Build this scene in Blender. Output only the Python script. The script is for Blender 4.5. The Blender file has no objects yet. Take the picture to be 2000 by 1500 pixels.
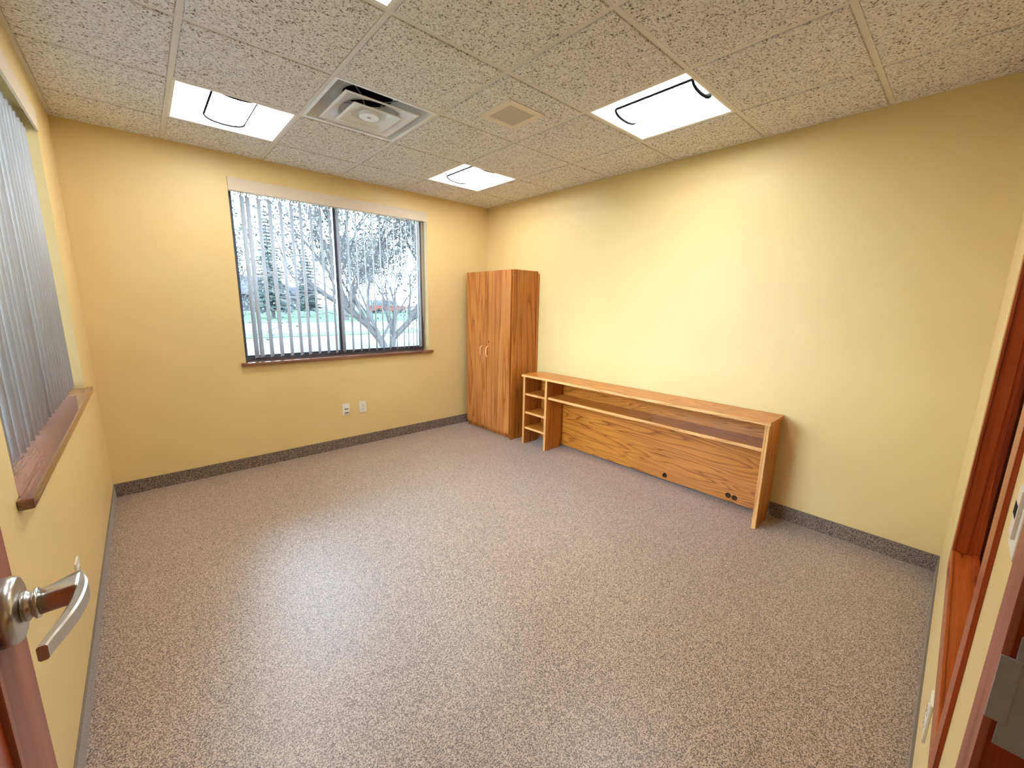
import bpy, bmesh, math, random
from mathutils import Vector, Matrix
random.seed(7)
S = bpy.context.scene
COL = S.collection

# ------------------------------------------------------------------ camera
cam_d = bpy.data.cameras.new('camera'); cam = bpy.data.objects.new('camera', cam_d); COL.objects.link(cam)
FWD = Vector((0.6540072, 0.73244902, -0.18919042)); RGT = Vector((0.74798448, -0.66349964, 0.01695416))
UP = RGT.cross(FWD)
CAM = Vector((-0.2417, -3.5092, 1.4581))
cam.matrix_world = Matrix(((RGT.x, UP.x, -FWD.x, CAM.x), (RGT.y, UP.y, -FWD.y, CAM.y), (RGT.z, UP.z, -FWD.z, CAM.z), (0, 0, 0, 1)))
cam_d.sensor_fit = 'HORIZONTAL'; cam_d.sensor_width = 36.0
cam_d.lens = 793.52 / 2000 * 36.0
cam_d.shift_x = (1000 - 992.09) / 2000; cam_d.shift_y = -(750 - 745.98) / 2000
cam_d.clip_start = 0.01; cam_d.clip_end = 500
S.camera = cam

# ------------------------------------------------------------------ sky, exposure
SKY = 29.0
LAMP = 38.0
w = bpy.data.worlds.new('overcast_sky'); S.world = w; w.use_nodes = True
bg = w.node_tree.nodes['Background']; bg.inputs[0].default_value = (0.70, 0.86, 1.0, 1); bg.inputs[1].default_value = SKY
S.view_settings.view_transform = 'Standard'; S.view_settings.look = 'None'
S.view_settings.gamma = 1.0; S.view_settings.use_curve_mapping = False
S.view_settings.exposure = 0.24

# ------------------------------------------------------------------ room constants (metres)
T = 0.6096
H = 2.5643; L = -0.5436; R = 2.9673; B = 0.4937; N = -3.5982; HB = 0.102
COR = -5.3            # far corridor wall

# ------------------------------------------------------------------ materials
def new_mat(name):
    m = bpy.data.materials.new(name); m.use_nodes = True
    nt = m.node_tree
    return m, nt, nt.nodes['Principled BSDF']
def nd(nt, typ, **kw):
    n = nt.nodes.new(typ)
    for k, v in kw.items():
        if k.startswith('i_'):
            n.inputs[k[2:].replace('_', ' ')].default_value = v
        else: setattr(n, k, v)
    return n
def ramp(nt, fac, stops):
    r = nt.nodes.new('ShaderNodeValToRGB'); e = r.color_ramp.elements
    while len(e) < len(stops): e.new(0.5)
    for el, (p, c) in zip(e, stops): el.position = p; el.color = (c[0], c[1], c[2], 1)
    nt.links.new(fac, r.inputs[0]); return r.outputs[0]
def s2l(r, g, b):
    f = lambda c: (c / 255 / 12.92) if c / 255 <= 0.04045 else ((c / 255 + 0.055) / 1.055) ** 2.4
    return (f(r), f(g), f(b), 1)
def coords(nt, scale=(1, 1, 1), rnd=False, rot=(0, 0, 0)):
    tc = nd(nt, 'ShaderNodeTexCoord'); mp = nd(nt, 'ShaderNodeMapping')
    mp.inputs['Scale'].default_value = scale; mp.inputs['Rotation'].default_value = rot
    if rnd:
        oi = nd(nt, 'ShaderNodeObjectInfo'); mu = nd(nt, 'ShaderNodeVectorMath', operation='SCALE')
        cx = nd(nt, 'ShaderNodeCombineXYZ')
        for k in (0, 1): nt.links.new(oi.outputs['Random'], cx.inputs[k])
        mu.inputs['Scale'].default_value = 37.0; nt.links.new(cx.outputs[0], mu.inputs[0])
        ad = nd(nt, 'ShaderNodeVectorMath', operation='ADD')
        nt.links.new(tc.outputs['Object'], ad.inputs[0]); nt.links.new(mu.outputs[0], ad.inputs[1])
        nt.links.new(ad.outputs[0], mp.inputs[0])
    else: nt.links.new(tc.outputs['Object'], mp.inputs[0])
    return mp.outputs[0]
def noise(nt, vec, scale, detail=2, rough=0.5, dist=0.0):
    n = nd(nt, 'ShaderNodeTexNoise'); n.inputs['Scale'].default_value = scale; n.inputs['Detail'].default_value = detail
    n.inputs['Roughness'].default_value = rough; n.inputs['Distortion'].default_value = dist
    nt.links.new(vec, n.inputs['Vector']); return n.outputs['Fac']
def bump(nt, b, height, strength, distance):
    bp = nd(nt, 'ShaderNodeBump'); bp.inputs['Strength'].default_value = strength; bp.inputs['Distance'].default_value = distance
    nt.links.new(height, bp.inputs['Height']); nt.links.new(bp.outputs[0], b.inputs['Normal'])
def mix(nt, a, bcol, fac, typ='MIX'):
    m = nd(nt, 'ShaderNodeMix', data_type='RGBA', blend_type=typ)
    for sock, v in ((m.inputs[6], a), (m.inputs[7], bcol), (m.inputs[0], fac)):
        if hasattr(v, 'links'): nt.links.new(v, sock)
        else: sock.default_value = v
    return m.outputs[2]
def plain(name, col, rough=0.5, metal=0.0, spec=0.5):
    m, nt, b = new_mat(name); b.inputs['Base Color'].default_value = col; b.inputs['Roughness'].default_value = rough
    b.inputs['Metallic'].default_value = metal; b.inputs['Specular IOR Level'].default_value = spec
    b.inputs['IOR'].default_value = 1.75 if spec > 0.5 else 1.4
    v = coords(nt); n = noise(nt, v, 40, 2)
    c = mix(nt, col, tuple(x * 0.9 for x in col[:3]) + (1,), n); nt.links.new(c, b.inputs['Base Color'])
    return m

def mat_wall():
    m, nt, b = new_mat('yellow_paint'); v = coords(nt)
    n = noise(nt, v, 1.3, 3)
    c = ramp(nt, n, [(0.3, s2l(226, 199, 137)), (0.7, s2l(231, 205, 144))])
    nt.links.new(c, b.inputs['Base Color']); b.inputs['Roughness'].default_value = 0.46
    bump(nt, b, noise(nt, v, 180, 2), 0.05, 0.002); return m
def mat_carpet(name, dark=1.0, spec=1.0):
    m, nt, b = new_mat(name); v = coords(nt)
    n1 = noise(nt, v, 210, 2, 0.6); 
    vo = nd(nt, 'ShaderNodeTexVoronoi'); vo.inputs['Scale'].default_value = 300; nt.links.new(v, vo.inputs['Vector'])
    sep = nd(nt, 'ShaderNodeSeparateColor'); nt.links.new(vo.outputs['Color'], sep.inputs[0])
    md = nd(nt, 'ShaderNodeMath', operation='ADD'); nt.links.new(n1, md.inputs[0])
    ml = nd(nt, 'ShaderNodeMath', operation='MULTIPLY'); ml.inputs[1].default_value = 0.42; nt.links.new(sep.outputs[0], ml.inputs[0]); nt.links.new(ml.outputs[0], md.inputs[1])
    k = dark
    c = ramp(nt, md.outputs[0], [(0.47, tuple(x * k for x in s2l(58, 42, 35)[:3])), (0.66, tuple(x * k for x in s2l(132, 108, 94)[:3])), (0.84, tuple(x * k for x in s2l(206, 185, 166)[:3]))])
    big = noise(nt, v, 2.2, 2)
    c2 = mix(nt, c, (0.90, 0.88, 0.87, 1), big, 'MULTIPLY')
    nt.links.new(c2, b.inputs['Base Color']); b.inputs['Roughness'].default_value = 0.40
    b.inputs['Specular IOR Level'].default_value = spec
    b.inputs['Sheen Weight'].default_value = 0.25; b.inputs['Sheen Roughness'].default_value = 0.5
    bump(nt, b, md.outputs[0], 0.05, 0.002); return m
def mat_tile():
    m, nt, b = new_mat('fissured_tile'); v = coords(nt, rnd=True)
    n1 = noise(nt, v, 120, 3, 0.6, 0.6); n2 = noise(nt, v, 48, 2, 0.5, 1.5)
    ad = nd(nt, 'ShaderNodeMath', operation='MULTIPLY_ADD'); ad.inputs[1].default_value = 0.55; nt.links.new(n2, ad.inputs[0]); nt.links.new(n1, ad.inputs[2])
    c = ramp(nt, ad.outputs[0], [(0.59, s2l(100, 96, 90)), (0.70, s2l(224, 224, 222)), (0.9, s2l(248, 250, 250))])
    nt.links.new(c, b.inputs['Base Color']); b.inputs['Roughness'].default_value = 0.9
    b.inputs['Specular IOR Level'].default_value = 0.1
    bump(nt, b, ad.outputs[0], 0.9, 0.006); return m
def mat_wood(name, axis, c1, c2, c3, rough=0.35, ring=9.0, stretch=0.09, fine=1.0, spec=0.5, dist=2.2, relief=0.12):
    """oak-like veneer; grain runs along axis"""
    m, nt, b = new_mat(name)
    sc = [1.0, 1.0, 1.0]; sc[axis] = stretch
    v = coords(nt, tuple(sc), rnd=True)
    n1 = noise(nt, v, ring * 0.55, 3, 0.5, 0.4)
    mu = nd(nt, 'ShaderNodeMath', operation='MULTIPLY'); mu.inputs[1].default_value = ring * dist; nt.links.new(n1, mu.inputs[0])
    fr = nd(nt, 'ShaderNodeMath', operation='FRACT'); nt.links.new(mu.outputs[0], fr.inputs[0])
    sc2 = [1.0, 1.0, 1.0]; sc2[axis] = 0.02
    v2 = coords(nt, tuple(sc2), rnd=True)
    n2 = noise(nt, v2, 220 * fine, 3, 0.6)
    c = ramp(nt, fr.outputs[0], [(0.0, c3), (0.25, c2), (0.75, c1), (1.0, c2)])
    f = ramp(nt, n2, [(0.35, (0.74, 0.68, 0.62)), (0.56, (1, 1, 1))])
    c = mix(nt, c, f, 0.8, 'MULTIPLY')
    v3 = coords(nt, (1, 1, 1), rnd=True)
    big = ramp(nt, noise(nt, v3, 3.0, 2), [(0.3, (0.86, 0.83, 0.8)), (0.7, (1.05, 1.03, 1.0))])
    c = mix(nt, c, big, 0.8, 'MULTIPLY')
    nt.links.new(c, b.inputs['Base Color']); b.inputs['Roughness'].default_value = rough
    b.inputs['Specular IOR Level'].default_value = spec
    bump(nt, b, n2, relief, 0.002); return m
def mat_glass():
    m, nt, b = new_mat('window_glass'); out = nt.nodes['Material Output']
    tr = nd(nt, 'ShaderNodeBsdfTransparent'); tr.inputs[0].default_value = (0.93, 0.97, 1.0, 1)
    gl = nd(nt, 'ShaderNodeBsdfGlossy'); gl.inputs['Roughness'].default_value = 0.02
    fr = nd(nt, 'ShaderNodeFresnel'); fr.inputs[0].default_value = 1.45
    ms = nd(nt, 'ShaderNodeMixShader'); nt.links.new(fr.outputs[0], ms.inputs[0]); nt.links.new(tr.outputs[0], ms.inputs[1]); nt.links.new(gl.outputs[0], ms.inputs[2])
    nt.links.new(ms.outputs[0], out.inputs[0]); return m
def mat_slat():
    m, nt, b = new_mat('blind_vinyl'); b.inputs['Base Color'].default_value = s2l(226, 222, 214); b.inputs['Roughness'].default_value = 0.45
    out = nt.nodes['Material Output']; tl = nd(nt, 'ShaderNodeBsdfTranslucent'); tl.inputs[0].default_value = (0.72, 0.74, 0.78, 1)
    ms = nd(nt, 'ShaderNodeMixShader'); ms.inputs[0].default_value = 0.42
    nt.links.new(b.outputs[0], ms.inputs[1]); nt.links.new(tl.outputs[0], ms.inputs[2]); nt.links.new(ms.outputs[0], out.inputs[0])
    c = mix(nt, s2l(228, 224, 218), s2l(214, 210, 204), noise(nt, coords(nt, (60, 60, 1)), 3, 2)); nt.links.new(c, b.inputs['Base Color'])
    return m
def mat_emit(name, col, st):
    m, nt, b = new_mat(name); v = coords(nt)
    b.inputs['Base Color'].default_value = (0.9, 0.9, 0.88, 1); b.inputs['Emission Color'].default_value = col; b.inputs['Emission Strength'].default_value = st
    return m
def mat_leaf(name, c1, c2):
    m, nt, b = new_mat(name); c = mix(nt, c1, c2, noise(nt, coords(nt), 6, 2)); nt.links.new(c, b.inputs['Base Color']); b.inputs['Roughness'].default_value = 0.9; b.inputs['Specular IOR Level'].default_value = 0.0; return m
def mat_metal(name, col, rough):
    m, nt, b = new_mat(name); b.inputs['Metallic'].default_value = 1.0; b.inputs['Roughness'].default_value = rough
    c = mix(nt, col, tuple(x * 0.8 for x in col[:3]) + (1,), noise(nt, coords(nt, (4, 4, 300)), 5, 2)); nt.links.new(c, b.inputs['Base Color']); return m
def mat_ground(name, c1, c2, sc):
    m, nt, b = new_mat(name); v = coords(nt); n = noise(nt, v, sc, 5, 0.6); c = ramp(nt, n, [(0.35, c1), (0.65, c2)])
    nt.links.new(c, b.inputs['Base Color']); b.inputs['Roughness'].default_value = 1.0; b.inputs['Specular IOR Level'].default_value = 0.0; return m

M = {}
M['wall'] = mat_wall()
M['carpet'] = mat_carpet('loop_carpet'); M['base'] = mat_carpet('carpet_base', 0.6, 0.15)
M['bind'] = plain('carpet_binding', s2l(128, 116, 104), 0.8)
M['tile'] = mat_tile()
M['tee'] = plain('grid_paint', s2l(228, 228, 222), 0.5)
M['white'] = plain('white_enamel', s2l(240, 240, 236), 0.4)
M['plastic'] = plain('white_plastic', s2l(238, 234, 222), 0.35)
M['diffuser'] = plain('diffuser_plastic', s2l(242, 248, 250), 0.25)
M['grille'] = plain('speaker_grille', s2l(200, 196, 182), 0.6)
M['plate'] = plain('speaker_plate', s2l(236, 232, 216), 0.5)
M['dark'] = plain('dark_void', (0.008, 0.008, 0.012, 1), 0.6)
M['brownmetal'] = plain('brown_drum', s2l(170, 150, 138), 0.5)
M['lamp'] = mat_emit('lamp_basket', (0.985, 0.99, 0.995, 1), LAMP)
M['rim'] = plain('basket_rim', (0.010, 0.010, 0.010, 1), 0.8, 0, 0.0)
M['oakv'] = mat_wood('oak_vertical', 2, s2l(208, 142, 78), s2l(196, 124, 60), s2l(158, 90, 38), 0.30, 6, 0.05, dist=2.2)
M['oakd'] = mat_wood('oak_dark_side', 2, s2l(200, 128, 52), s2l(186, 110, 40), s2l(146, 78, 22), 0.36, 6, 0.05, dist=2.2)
M['oakh'] = mat_wood('oak_horizontal', 0, s2l(214, 142, 56), s2l(200, 124, 42), s2l(142, 80, 20), 0.30, 7, 0.08, dist=4.2)
M['oakp'] = mat_wood('oak_panel_upright', 2, s2l(206, 132, 54), s2l(192, 114, 40), s2l(142, 76, 20), 0.33, 7, 0.05, dist=2.4)
M['oake'] = mat_wood('oak_edge', 0, s2l(242, 190, 126), s2l(234, 178, 112), s2l(206, 144, 84), 0.35, 6, 0.1)
M['oakev'] = mat_wood('oak_edge_upright', 2, s2l(242, 190, 126), s2l(234, 178, 112), s2l(206, 144, 84), 0.35, 6, 0.05)
M['cherry'] = mat_wood('cherry_frame', 2, s2l(178, 80, 30), s2l(164, 66, 20), s2l(128, 44, 10), 0.28, 5, 0.03)
M['cherryh'] = mat_wood('cherry_rail', 0, s2l(194, 98, 38), s2l(178, 82, 26), s2l(144, 58, 14), 0.25, 5, 0.03)
M['cherry_sheen'] = mat_wood('cherry_door_sheen', 2, s2l(164, 100, 84), s2l(152, 88, 72), s2l(132, 70, 56), 0.45, 5, 0.03)  # pink tone: sheen on the cherry wood put into the base colour
M['sill'] = mat_wood('walnut_sill', 0, s2l(146, 100, 76), s2l(134, 88, 66), s2l(108, 68, 48), 0.10, 5, 0.03, spec=0.9, relief=0.01)
M['silly'] = mat_wood('walnut_sill_side', 1, s2l(146, 100, 76), s2l(134, 88, 66), s2l(108, 68, 48), 0.10, 5, 0.03, spec=0.9, relief=0.01)
M['frame'] = plain('bronze_aluminium', s2l(84, 88, 98), 0.3)
M['frame2'] = plain('vinyl_sash', s2l(196, 190, 196), 0.4)
M['glass'] = mat_glass(); M['slat'] = mat_slat()
M['valance'] = plain('valance_cream', s2l(226, 212, 188), 0.5)
M['nickel'] = mat_metal('satin_nickel', (0.62, 0.60, 0.56, 1), 0.28)
M['steel'] = plain('dull_steel', s2l(160, 168, 176), 0.4, 0.0)
M['handle'] = plain('tan_handle', s2l(236, 196, 146), 0.4)
M['bark'] = mat_leaf('bark', s2l(53, 51, 51), s2l(69, 66, 65))
M['twig'] = mat_leaf('twig', s2l(55, 55, 55), s2l(74, 71, 71))
M['bud'] = mat_leaf('buds', s2l(62, 66, 60), s2l(81, 81, 76))
M['needle'] = mat_leaf('needles', s2l(32, 42, 42), s2l(50, 59, 55))
M['grass'] = mat_ground('grass', s2l(52, 68, 52), s2l(64, 78, 61), 1.2)
M['lot'] = mat_ground('concrete_lot', s2l(75, 72, 69), s2l(82, 80, 76), 0.7)
M['siding'] = plain('house_siding', s2l(68, 66, 69), 0.7, 0.0, 0.0)
M['roof'] = plain('roof_shingle', s2l(54, 54, 61), 0.8, 0.0, 0.0)
M['trimw'] = plain('house_trim', s2l(84, 82, 81), 0.6, 0.0, 0.0)
M['hglass'] = plain('house_window_glass', s2l(27, 30, 35), 0.15)
M['fence'] = plain('fence_steel', s2l(63, 66, 67), 0.6, 0.0, 0.0)
M['red'] = plain('red_paint', s2l(90, 54, 47), 0.4, 0.0, 0.0)
M['tyre'] = plain('rubber', s2l(34, 34, 36), 0.8)

# ------------------------------------------------------------------ mesh helpers
def tag(o, label=None, cat=None, group=None, kind=None):
    if label: o['label'] = label
    if cat: o['category'] = cat
    if group: o['group'] = group
    if kind: o['kind'] = kind
    return o
def empty(name, loc=(0, 0, 0), rz=0.0, **kw):
    o = bpy.data.objects.new(name, None); COL.objects.link(o); o.location = loc; o.rotation_euler = (0, 0, rz); o.empty_display_size = 0.1
    return tag(o, **kw)
def fin(name, bm, mat, parent=None, smooth=False, loc=None, **kw):
    bmesh.ops.recalc_face_normals(bm, faces=bm.faces)
    me = bpy.data.meshes.new(name); bm.to_mesh(me); bm.free()
    if smooth:
        for p in me.polygons: p.use_smooth = True
    mats = mat if isinstance(mat, (list, tuple)) else [mat]
    for x in mats: me.materials.append(x)
    return link(name, me, parent, loc, **kw)
def link(name, me, parent=None, loc=None, **kw):
    o = bpy.data.objects.new(name, me); COL.objects.link(o)
    if parent: o.parent = parent
    if loc: o.location = loc
    return tag(o, **kw)
def box(bm, x0, x1, y0, y1, z0, z1, bev=0.0):
    r = bmesh.ops.create_cube(bm, size=1.0)
    vs = r['verts']
    for v in vs:
        v.co = Vector(((x0 + x1) / 2 + v.co.x * (x1 - x0), (y0 + y1) / 2 + v.co.y * (y1 - y0), (z0 + z1) / 2 + v.co.z * (z1 - z0)))
    if bev:
        es = list({e for v in vs for e in v.link_edges})
        bmesh.ops.bevel(bm, geom=es, offset=bev, segments=2, profile=0.7, affect='EDGES')
def boxes(name, lst, mat, parent=None, bev=0.0, **kw):
    bm = bmesh.new()
    for b in lst: box(bm, *b, bev=bev)
    return fin(name, bm, mat, parent, **kw)
def prism(bm, pts, axis, a, b):
    """extrude a 2D polygon along axis (0:x 1:y 2:z) from a to b; pts in the other two axes in order"""
    def P(p, t):
        c = [0, 0, 0]; o = [i for i in range(3) if i != axis]; c[axis] = t; c[o[0]] = p[0]; c[o[1]] = p[1]; return c
    v0 = [bm.verts.new(P(p, a)) for p in pts]; v1 = [bm.verts.new(P(p, b)) for p in pts]
    n = len(pts)
    bm.faces.new(v0); bm.faces.new(v1[::-1])
    for i in range(n): bm.faces.new((v0[i], v0[(i + 1) % n], v1[(i + 1) % n], v1[i]))
def tube(bm, path, radii, seg=10, cap=True):
    """swept circle along a list of points"""
    rings = []; n = len(path); prev = None
    for i, p in enumerate(path):
        p = Vector(p)
        d = (Vector(path[min(i + 1, n - 1)]) - Vector(path[max(i - 1, 0)]))
        if d.length < 1e-9: d = Vector((0, 0, 1))
        d.normalize()
        if prev is None:
            a = Vector((0, 0, 1)) if abs(d.z) < 0.9 else Vector((1, 0, 0)); u = d.cross(a).normalized()
        else: u = (prev - d * prev.dot(d)).normalized()
        prev = u; v = d.cross(u)
        r = radii[i] if isinstance(radii, (list, tuple)) else radii
        rings.append([bm.verts.new(p + (u * math.cos(2 * math.pi * k / seg) + v * math.sin(2 * math.pi * k / seg)) * r) for k in range(seg)])
    for a, b in zip(rings, rings[1:]):
        for k in range(seg): bm.faces.new((a[k], a[(k + 1) % seg], b[(k + 1) % seg], b[k]))
    if cap: bm.faces.new(rings[0][::-1]); bm.faces.new(rings[-1])
def lathe(bm, prof, axis, centre, seg=32):
    """prof: list of (t along axis, radius)"""
    c = Vector(centre); rings = []
    o = [i for i in range(3) if i != axis]
    for t, r in prof:
        ring = []
        for k in range(seg):
            a = 2 * math.pi * k / seg; q = Vector((0, 0, 0)); q[axis] = t; q[o[0]] = r * math.cos(a); q[o[1]] = r * math.sin(a); ring.append(bm.verts.new(c + q))
        rings.append(ring)
    for a, b in zip(rings, rings[1:]):
        for k in range(seg): bm.faces.new((a[k], a[(k + 1) % seg], b[(k + 1) % seg], b[k]))
    bm.faces.new(rings[0]); bm.faces.new(rings[-1])
def copy_tree(o, parent=None):
    c = o.copy(); COL.objects.link(c); c.parent = parent
    for ch in list(o.children): copy_tree(ch, c)
    return c

# ================================================================== STRUCTURE
W0, W1 = 0.366, 2.131; Z0, Z1 = 0.905, 2.392          # back window opening
V0, V1 = -1.900, -0.135                               # left window opening (along y)
TOP = H + 0.30
SX0, SX1, SZ0, SZ1 = 0.858, 1.871, 0.593, 2.06        # sidelight rough opening in the near wall
DX0, DX1, DZ1 = -0.475, 0.477, 2.13                   # doorway rough opening
NT = 0.125
boxes('floor', [(L - 0.2, R + 0.2, COR - 0.1, B + 0.2, -0.12, 0.0)], M['carpet'], kind='structure')
boxes('wall_back', [(L, W0, B, B + 0.22, 0, TOP), (W1, R, B, B + 0.22, 0, TOP), (W0, W1, B, B + 0.22, 0, Z0), (W0, W1, B, B + 0.22, Z1, TOP)], M['wall'], kind='structure')
boxes('wall_left', [(L - 0.22, L, COR, V0, 0, TOP), (L - 0.22, L, V1, B + 0.22, 0, TOP), (L - 0.22, L, V0, V1, 0, Z0), (L - 0.22, L, V0, V1, Z1, TOP)], M['wall'], kind='structure')
boxes('wall_right', [(R, R + 0.15, COR, B + 0.22, 0, TOP)], M['wall'], kind='structure')
boxes('wall_near', [(L, DX0, N - NT, N, 0, TOP), (DX0, DX1, N - NT, N, DZ1, TOP), (DX1, SX0, N - NT, N, 0, TOP), (SX1, R, N - NT, N, 0, TOP),
                    (SX0, SX1, N - NT, N, 0, SZ0), (SX0, SX1, N - NT, N, SZ1, TOP)], M['wall'], kind='structure')
boxes('wall_corridor', [(L - 0.22, R + 0.15, COR - 0.15, COR, 0, TOP)], M['wall'], kind='structure')

# carpet baseboards with a bound top edge
def baseboard(name, b, bind):
    o = boxes(name, [b], M['base'], kind='structure'); boxes('binding', [bind], M['bind'], o)
t = 0.0055
baseboard('baseboard_back', (L, R, B - t, B, 0, HB - 0.004), (L, R, B - t - 0.001, B, HB - 0.004, HB))
baseboard('baseboard_left', (L, L + t, N, B - t, 0, HB - 0.004), (L, L + t + 0.001, N, B - t, HB - 0.004, HB))
baseboard('baseboard_right', (R - t, R, N, B - t, 0, HB - 0.004), (R - t - 0.001, R, N, B - t, HB - 0.004, HB))
baseboard('baseboard_near', (0.552, R - t, N, N + t, 0, HB - 0.004), (0.552, R - t, N, N + t + 0.001, HB - 0.004, HB))

# ------------------------------------------------------------------ ceiling
ceil = boxes('ceiling', [(L - 0.22, R + 0.15, COR - 0.1, B + 0.22, TOP, TOP + 0.1)], M['white'], kind='structure')
boxes('corridor_ceiling_panel', [(L, R, COR, N - NT, H + 0.10, H + 0.12)], M['tee'], ceil)
XS = [L, 0, T, 2 * T, 3 * T, 4 * T, R]
YS = [B, 0, -T, -2 * T, -3 * T, -4 * T, -5 * T, N]
FL = 0.012      # half flange
bmt = None
tile_mesh = {}
def tile(x0, x1, y0, y1):
    a = x0 + (FL + 0.004 if x0 != L else 0.022); b = x1 - (FL + 0.004 if x1 != R else 0.022)
    c = y1 + (FL + 0.004 if y1 != N else 0.022); d = y0 - (FL + 0.004 if y0 != B else 0.022)
    key = (round(b - a, 3), round(d - c, 3))
    if key not in tile_mesh:
        bm = bmesh.new(); w2, h2 = (b - a) / 2, (d - c) / 2
        zf = -0.006; e = 0.005
        prof = [((-w2 - 0.008, w2 + 0.008), (-h2 - 0.008, h2 + 0.008), 0.016), ((-w2 - 0.008, w2 + 0.008), (-h2 - 0.008, h2 + 0.008), 0.001),
                ((-w2, w2), (-h2, h2), 0.001), ((-w2, w2), (-h2, h2), zf + 0.003), ((-w2 + e * 0.5, w2 - e * 0.5), (-h2 + e * 0.5, h2 - e * 0.5), zf)]
        rings = []
        for xs, ys, z in prof:
            rings.append([bm.verts.new((xs[i], ys[j], z)) for i, j in ((0, 0), (1, 0), (1, 1), (0, 1))])
        for p, q in zip(rings, rings[1:]):
            for k in range(4): bm.faces.new((p[k], p[(k + 1) % 4], q[(k + 1) % 4], q[k]))
        bm.faces.new(rings[-1]); bm.faces.new(rings[0][::-1])
        bmesh.ops.recalc_face_normals(bm, faces=bm.faces)
        me = bpy.data.meshes.new('ceiling_tile'); bm.to_mesh(me); bm.free(); me.materials.append(M['tile']); tile_mesh[key] = me
    o = link('ceiling_tile', tile_mesh[key], ceil, ((a + b) / 2, (c + d) / 2, H + 0.001))
LIGHTS = [(1, 1), (4, 1), (1, 4), (4, 4)]      # (column, row)
DIFF = (2, 2)
for i in range(6):
    for j in range(7):
        if (i, j) in LIGHTS or (i, j) == DIFF: continue
        tile(XS[i], XS[i + 1], YS[j], YS[j + 1])
for x in XS[1:-1]:
    boxes('grid_tee', [(x - FL, x + FL, N, B, H, H + 0.0015), (x - 0.001, x + 0.001, N, B, H + 0.0015, H + 0.035)], M['tee'], ceil)
for y in YS[1:-1]:
    bm = bmesh.new()
    for a, b in zip(XS, XS[1:]):
        a2 = a + (FL if a != L else 0); b2 = b - (FL if b != R else 0)
        box(bm, a2, b2, y - FL, y + FL, H + 0.0002, H + 0.0017); box(bm, a2, b2, y - 0.001, y + 0.001, H + 0.0017, H + 0.035)
    fin('grid_tee', bm, M['tee'], ceil)
for b in [(L, L + 0.02, N, B, H - 0.0005, H + 0.0025), (R - 0.02, R, N, B, H - 0.0005, H + 0.0025), (L + 0.02, R - 0.02, B - 0.02, B, H - 0.0005, H + 0.0025), (L + 0.02, R - 0.02, N, N + 0.02, H - 0.0005, H + 0.0025)]:
    boxes('wall_angle', [b], M['tee'], ceil)

# ------------------------------------------------------------------ troffers
def make_troffer():
    root = empty('ceiling_light', (0, 0, 0))
    h = T / 2 - FL + 0.004; q = 0.282
    bm = bmesh.new()                                           # outer lip
    for b in [(-h, h, -h, -q, 0, 0.006), (-h, h, q, h, 0, 0.006), (-h, -q, -q, q, 0, 0.006), (q, h, -q, q, 0, 0.006)]: box(bm, *b)
    fin('frame', bm, M['white'], root)
    bm = bmesh.new(); prof = []                                # curved reflector pan
    for k in range(13):
        a = math.pi / 2 * k / 12; prof.append((-q + (q - 0.095) * (1 - math.cos(a)), 0.004 + 0.082 * math.sin(a)))
    prof += [(-x, z) for x, z in prof[::-1]]
    va = [bm.verts.new((x, -q, z)) for x, z in prof]; vb = [bm.verts.new((x, q, z)) for x, z in prof]
    for k in range(len(prof) - 1): bm.faces.new((va[k], va[k + 1], vb[k + 1], vb[k]))
    o = fin('reflector', bm, M['white'], root, smooth=True)
    for s in (-1, 1):                                          # sloped end walls
        bm = bmesh.new(); pts = prof
        v0 = [bm.verts.new((x, s * (q - max(0, (z - 0.004)) * 0.35), z)) for x, z in pts]; bm.faces.new(v0)
        fin('end_wall', bm, M['white'], root)
    bm = bmesh.new(); n = 16; rx, rz, zt = 0.108, 0.036, 0.054; e = 0.232
    pr = [(-rx * math.cos(math.pi * k / n), zt - rz * math.sin(math.pi * k / n) ** 0.8) for k in range(n + 1)]
    va = [bm.verts.new((x, -e, z)) for x, z in pr]; vb = [bm.verts.new((x, e, z)) for x, z in pr]
    for k in range(n): bm.faces.new((va[k], va[k + 1], vb[k + 1], vb[k]))
    bk = fin('lamp_basket', bm, M['lamp'], root, smooth=True)
    for s in (-1, 1):
        bm = bmesh.new(); tube(bm, [(x * 1.01, s * e, z - 0.001) for x, z in pr], 0.008, 8); fin('basket_rim', bm, M['rim'], bk)
        bm = bmesh.new(); tube(bm, [(s * (rx + 0.001), -e, zt - 0.004), (s * (rx + 0.001), e, zt - 0.003)], 0.0075, 8); fin('basket_edge', bm, M['rim'], bk)
    bm = bmesh.new(); box(bm, -h, h, -h, h, 0.095, 0.10); fin('housing', bm, M['white'], root)
    return root
lab = {(1, 1): 'glowing white square troffer set in the ceiling beside the air diffuser', (4, 1): 'glowing white square troffer in the ceiling above the wardrobe corner',
       (1, 4): 'glowing white square troffer in the ceiling near the door', (4, 4): 'glowing white square troffer in the ceiling between speaker grille and long yellow wall'}
tro = make_troffer(); first = True
for (i, j) in LIGHTS:
    o = tro if first else copy_tree(tro); first = False
    o.location = ((XS[i] + XS[i + 1]) / 2, (YS[j] + YS[j + 1]) / 2, H - 0.001)
    tag(o, lab[(i, j)], 'ceiling light', 'recessed troffers in the ceiling grid')

o = copy_tree(tro); o.location = (1.9, -4.7, H - 0.001)  # fill lamp added in the corridor, out of view, to brighten the doorway
tag(o, 'added unseen fill troffer in the corridor ceiling, brightening the doorway', 'ceiling light', 'recessed troffers in the ceiling grid')

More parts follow.
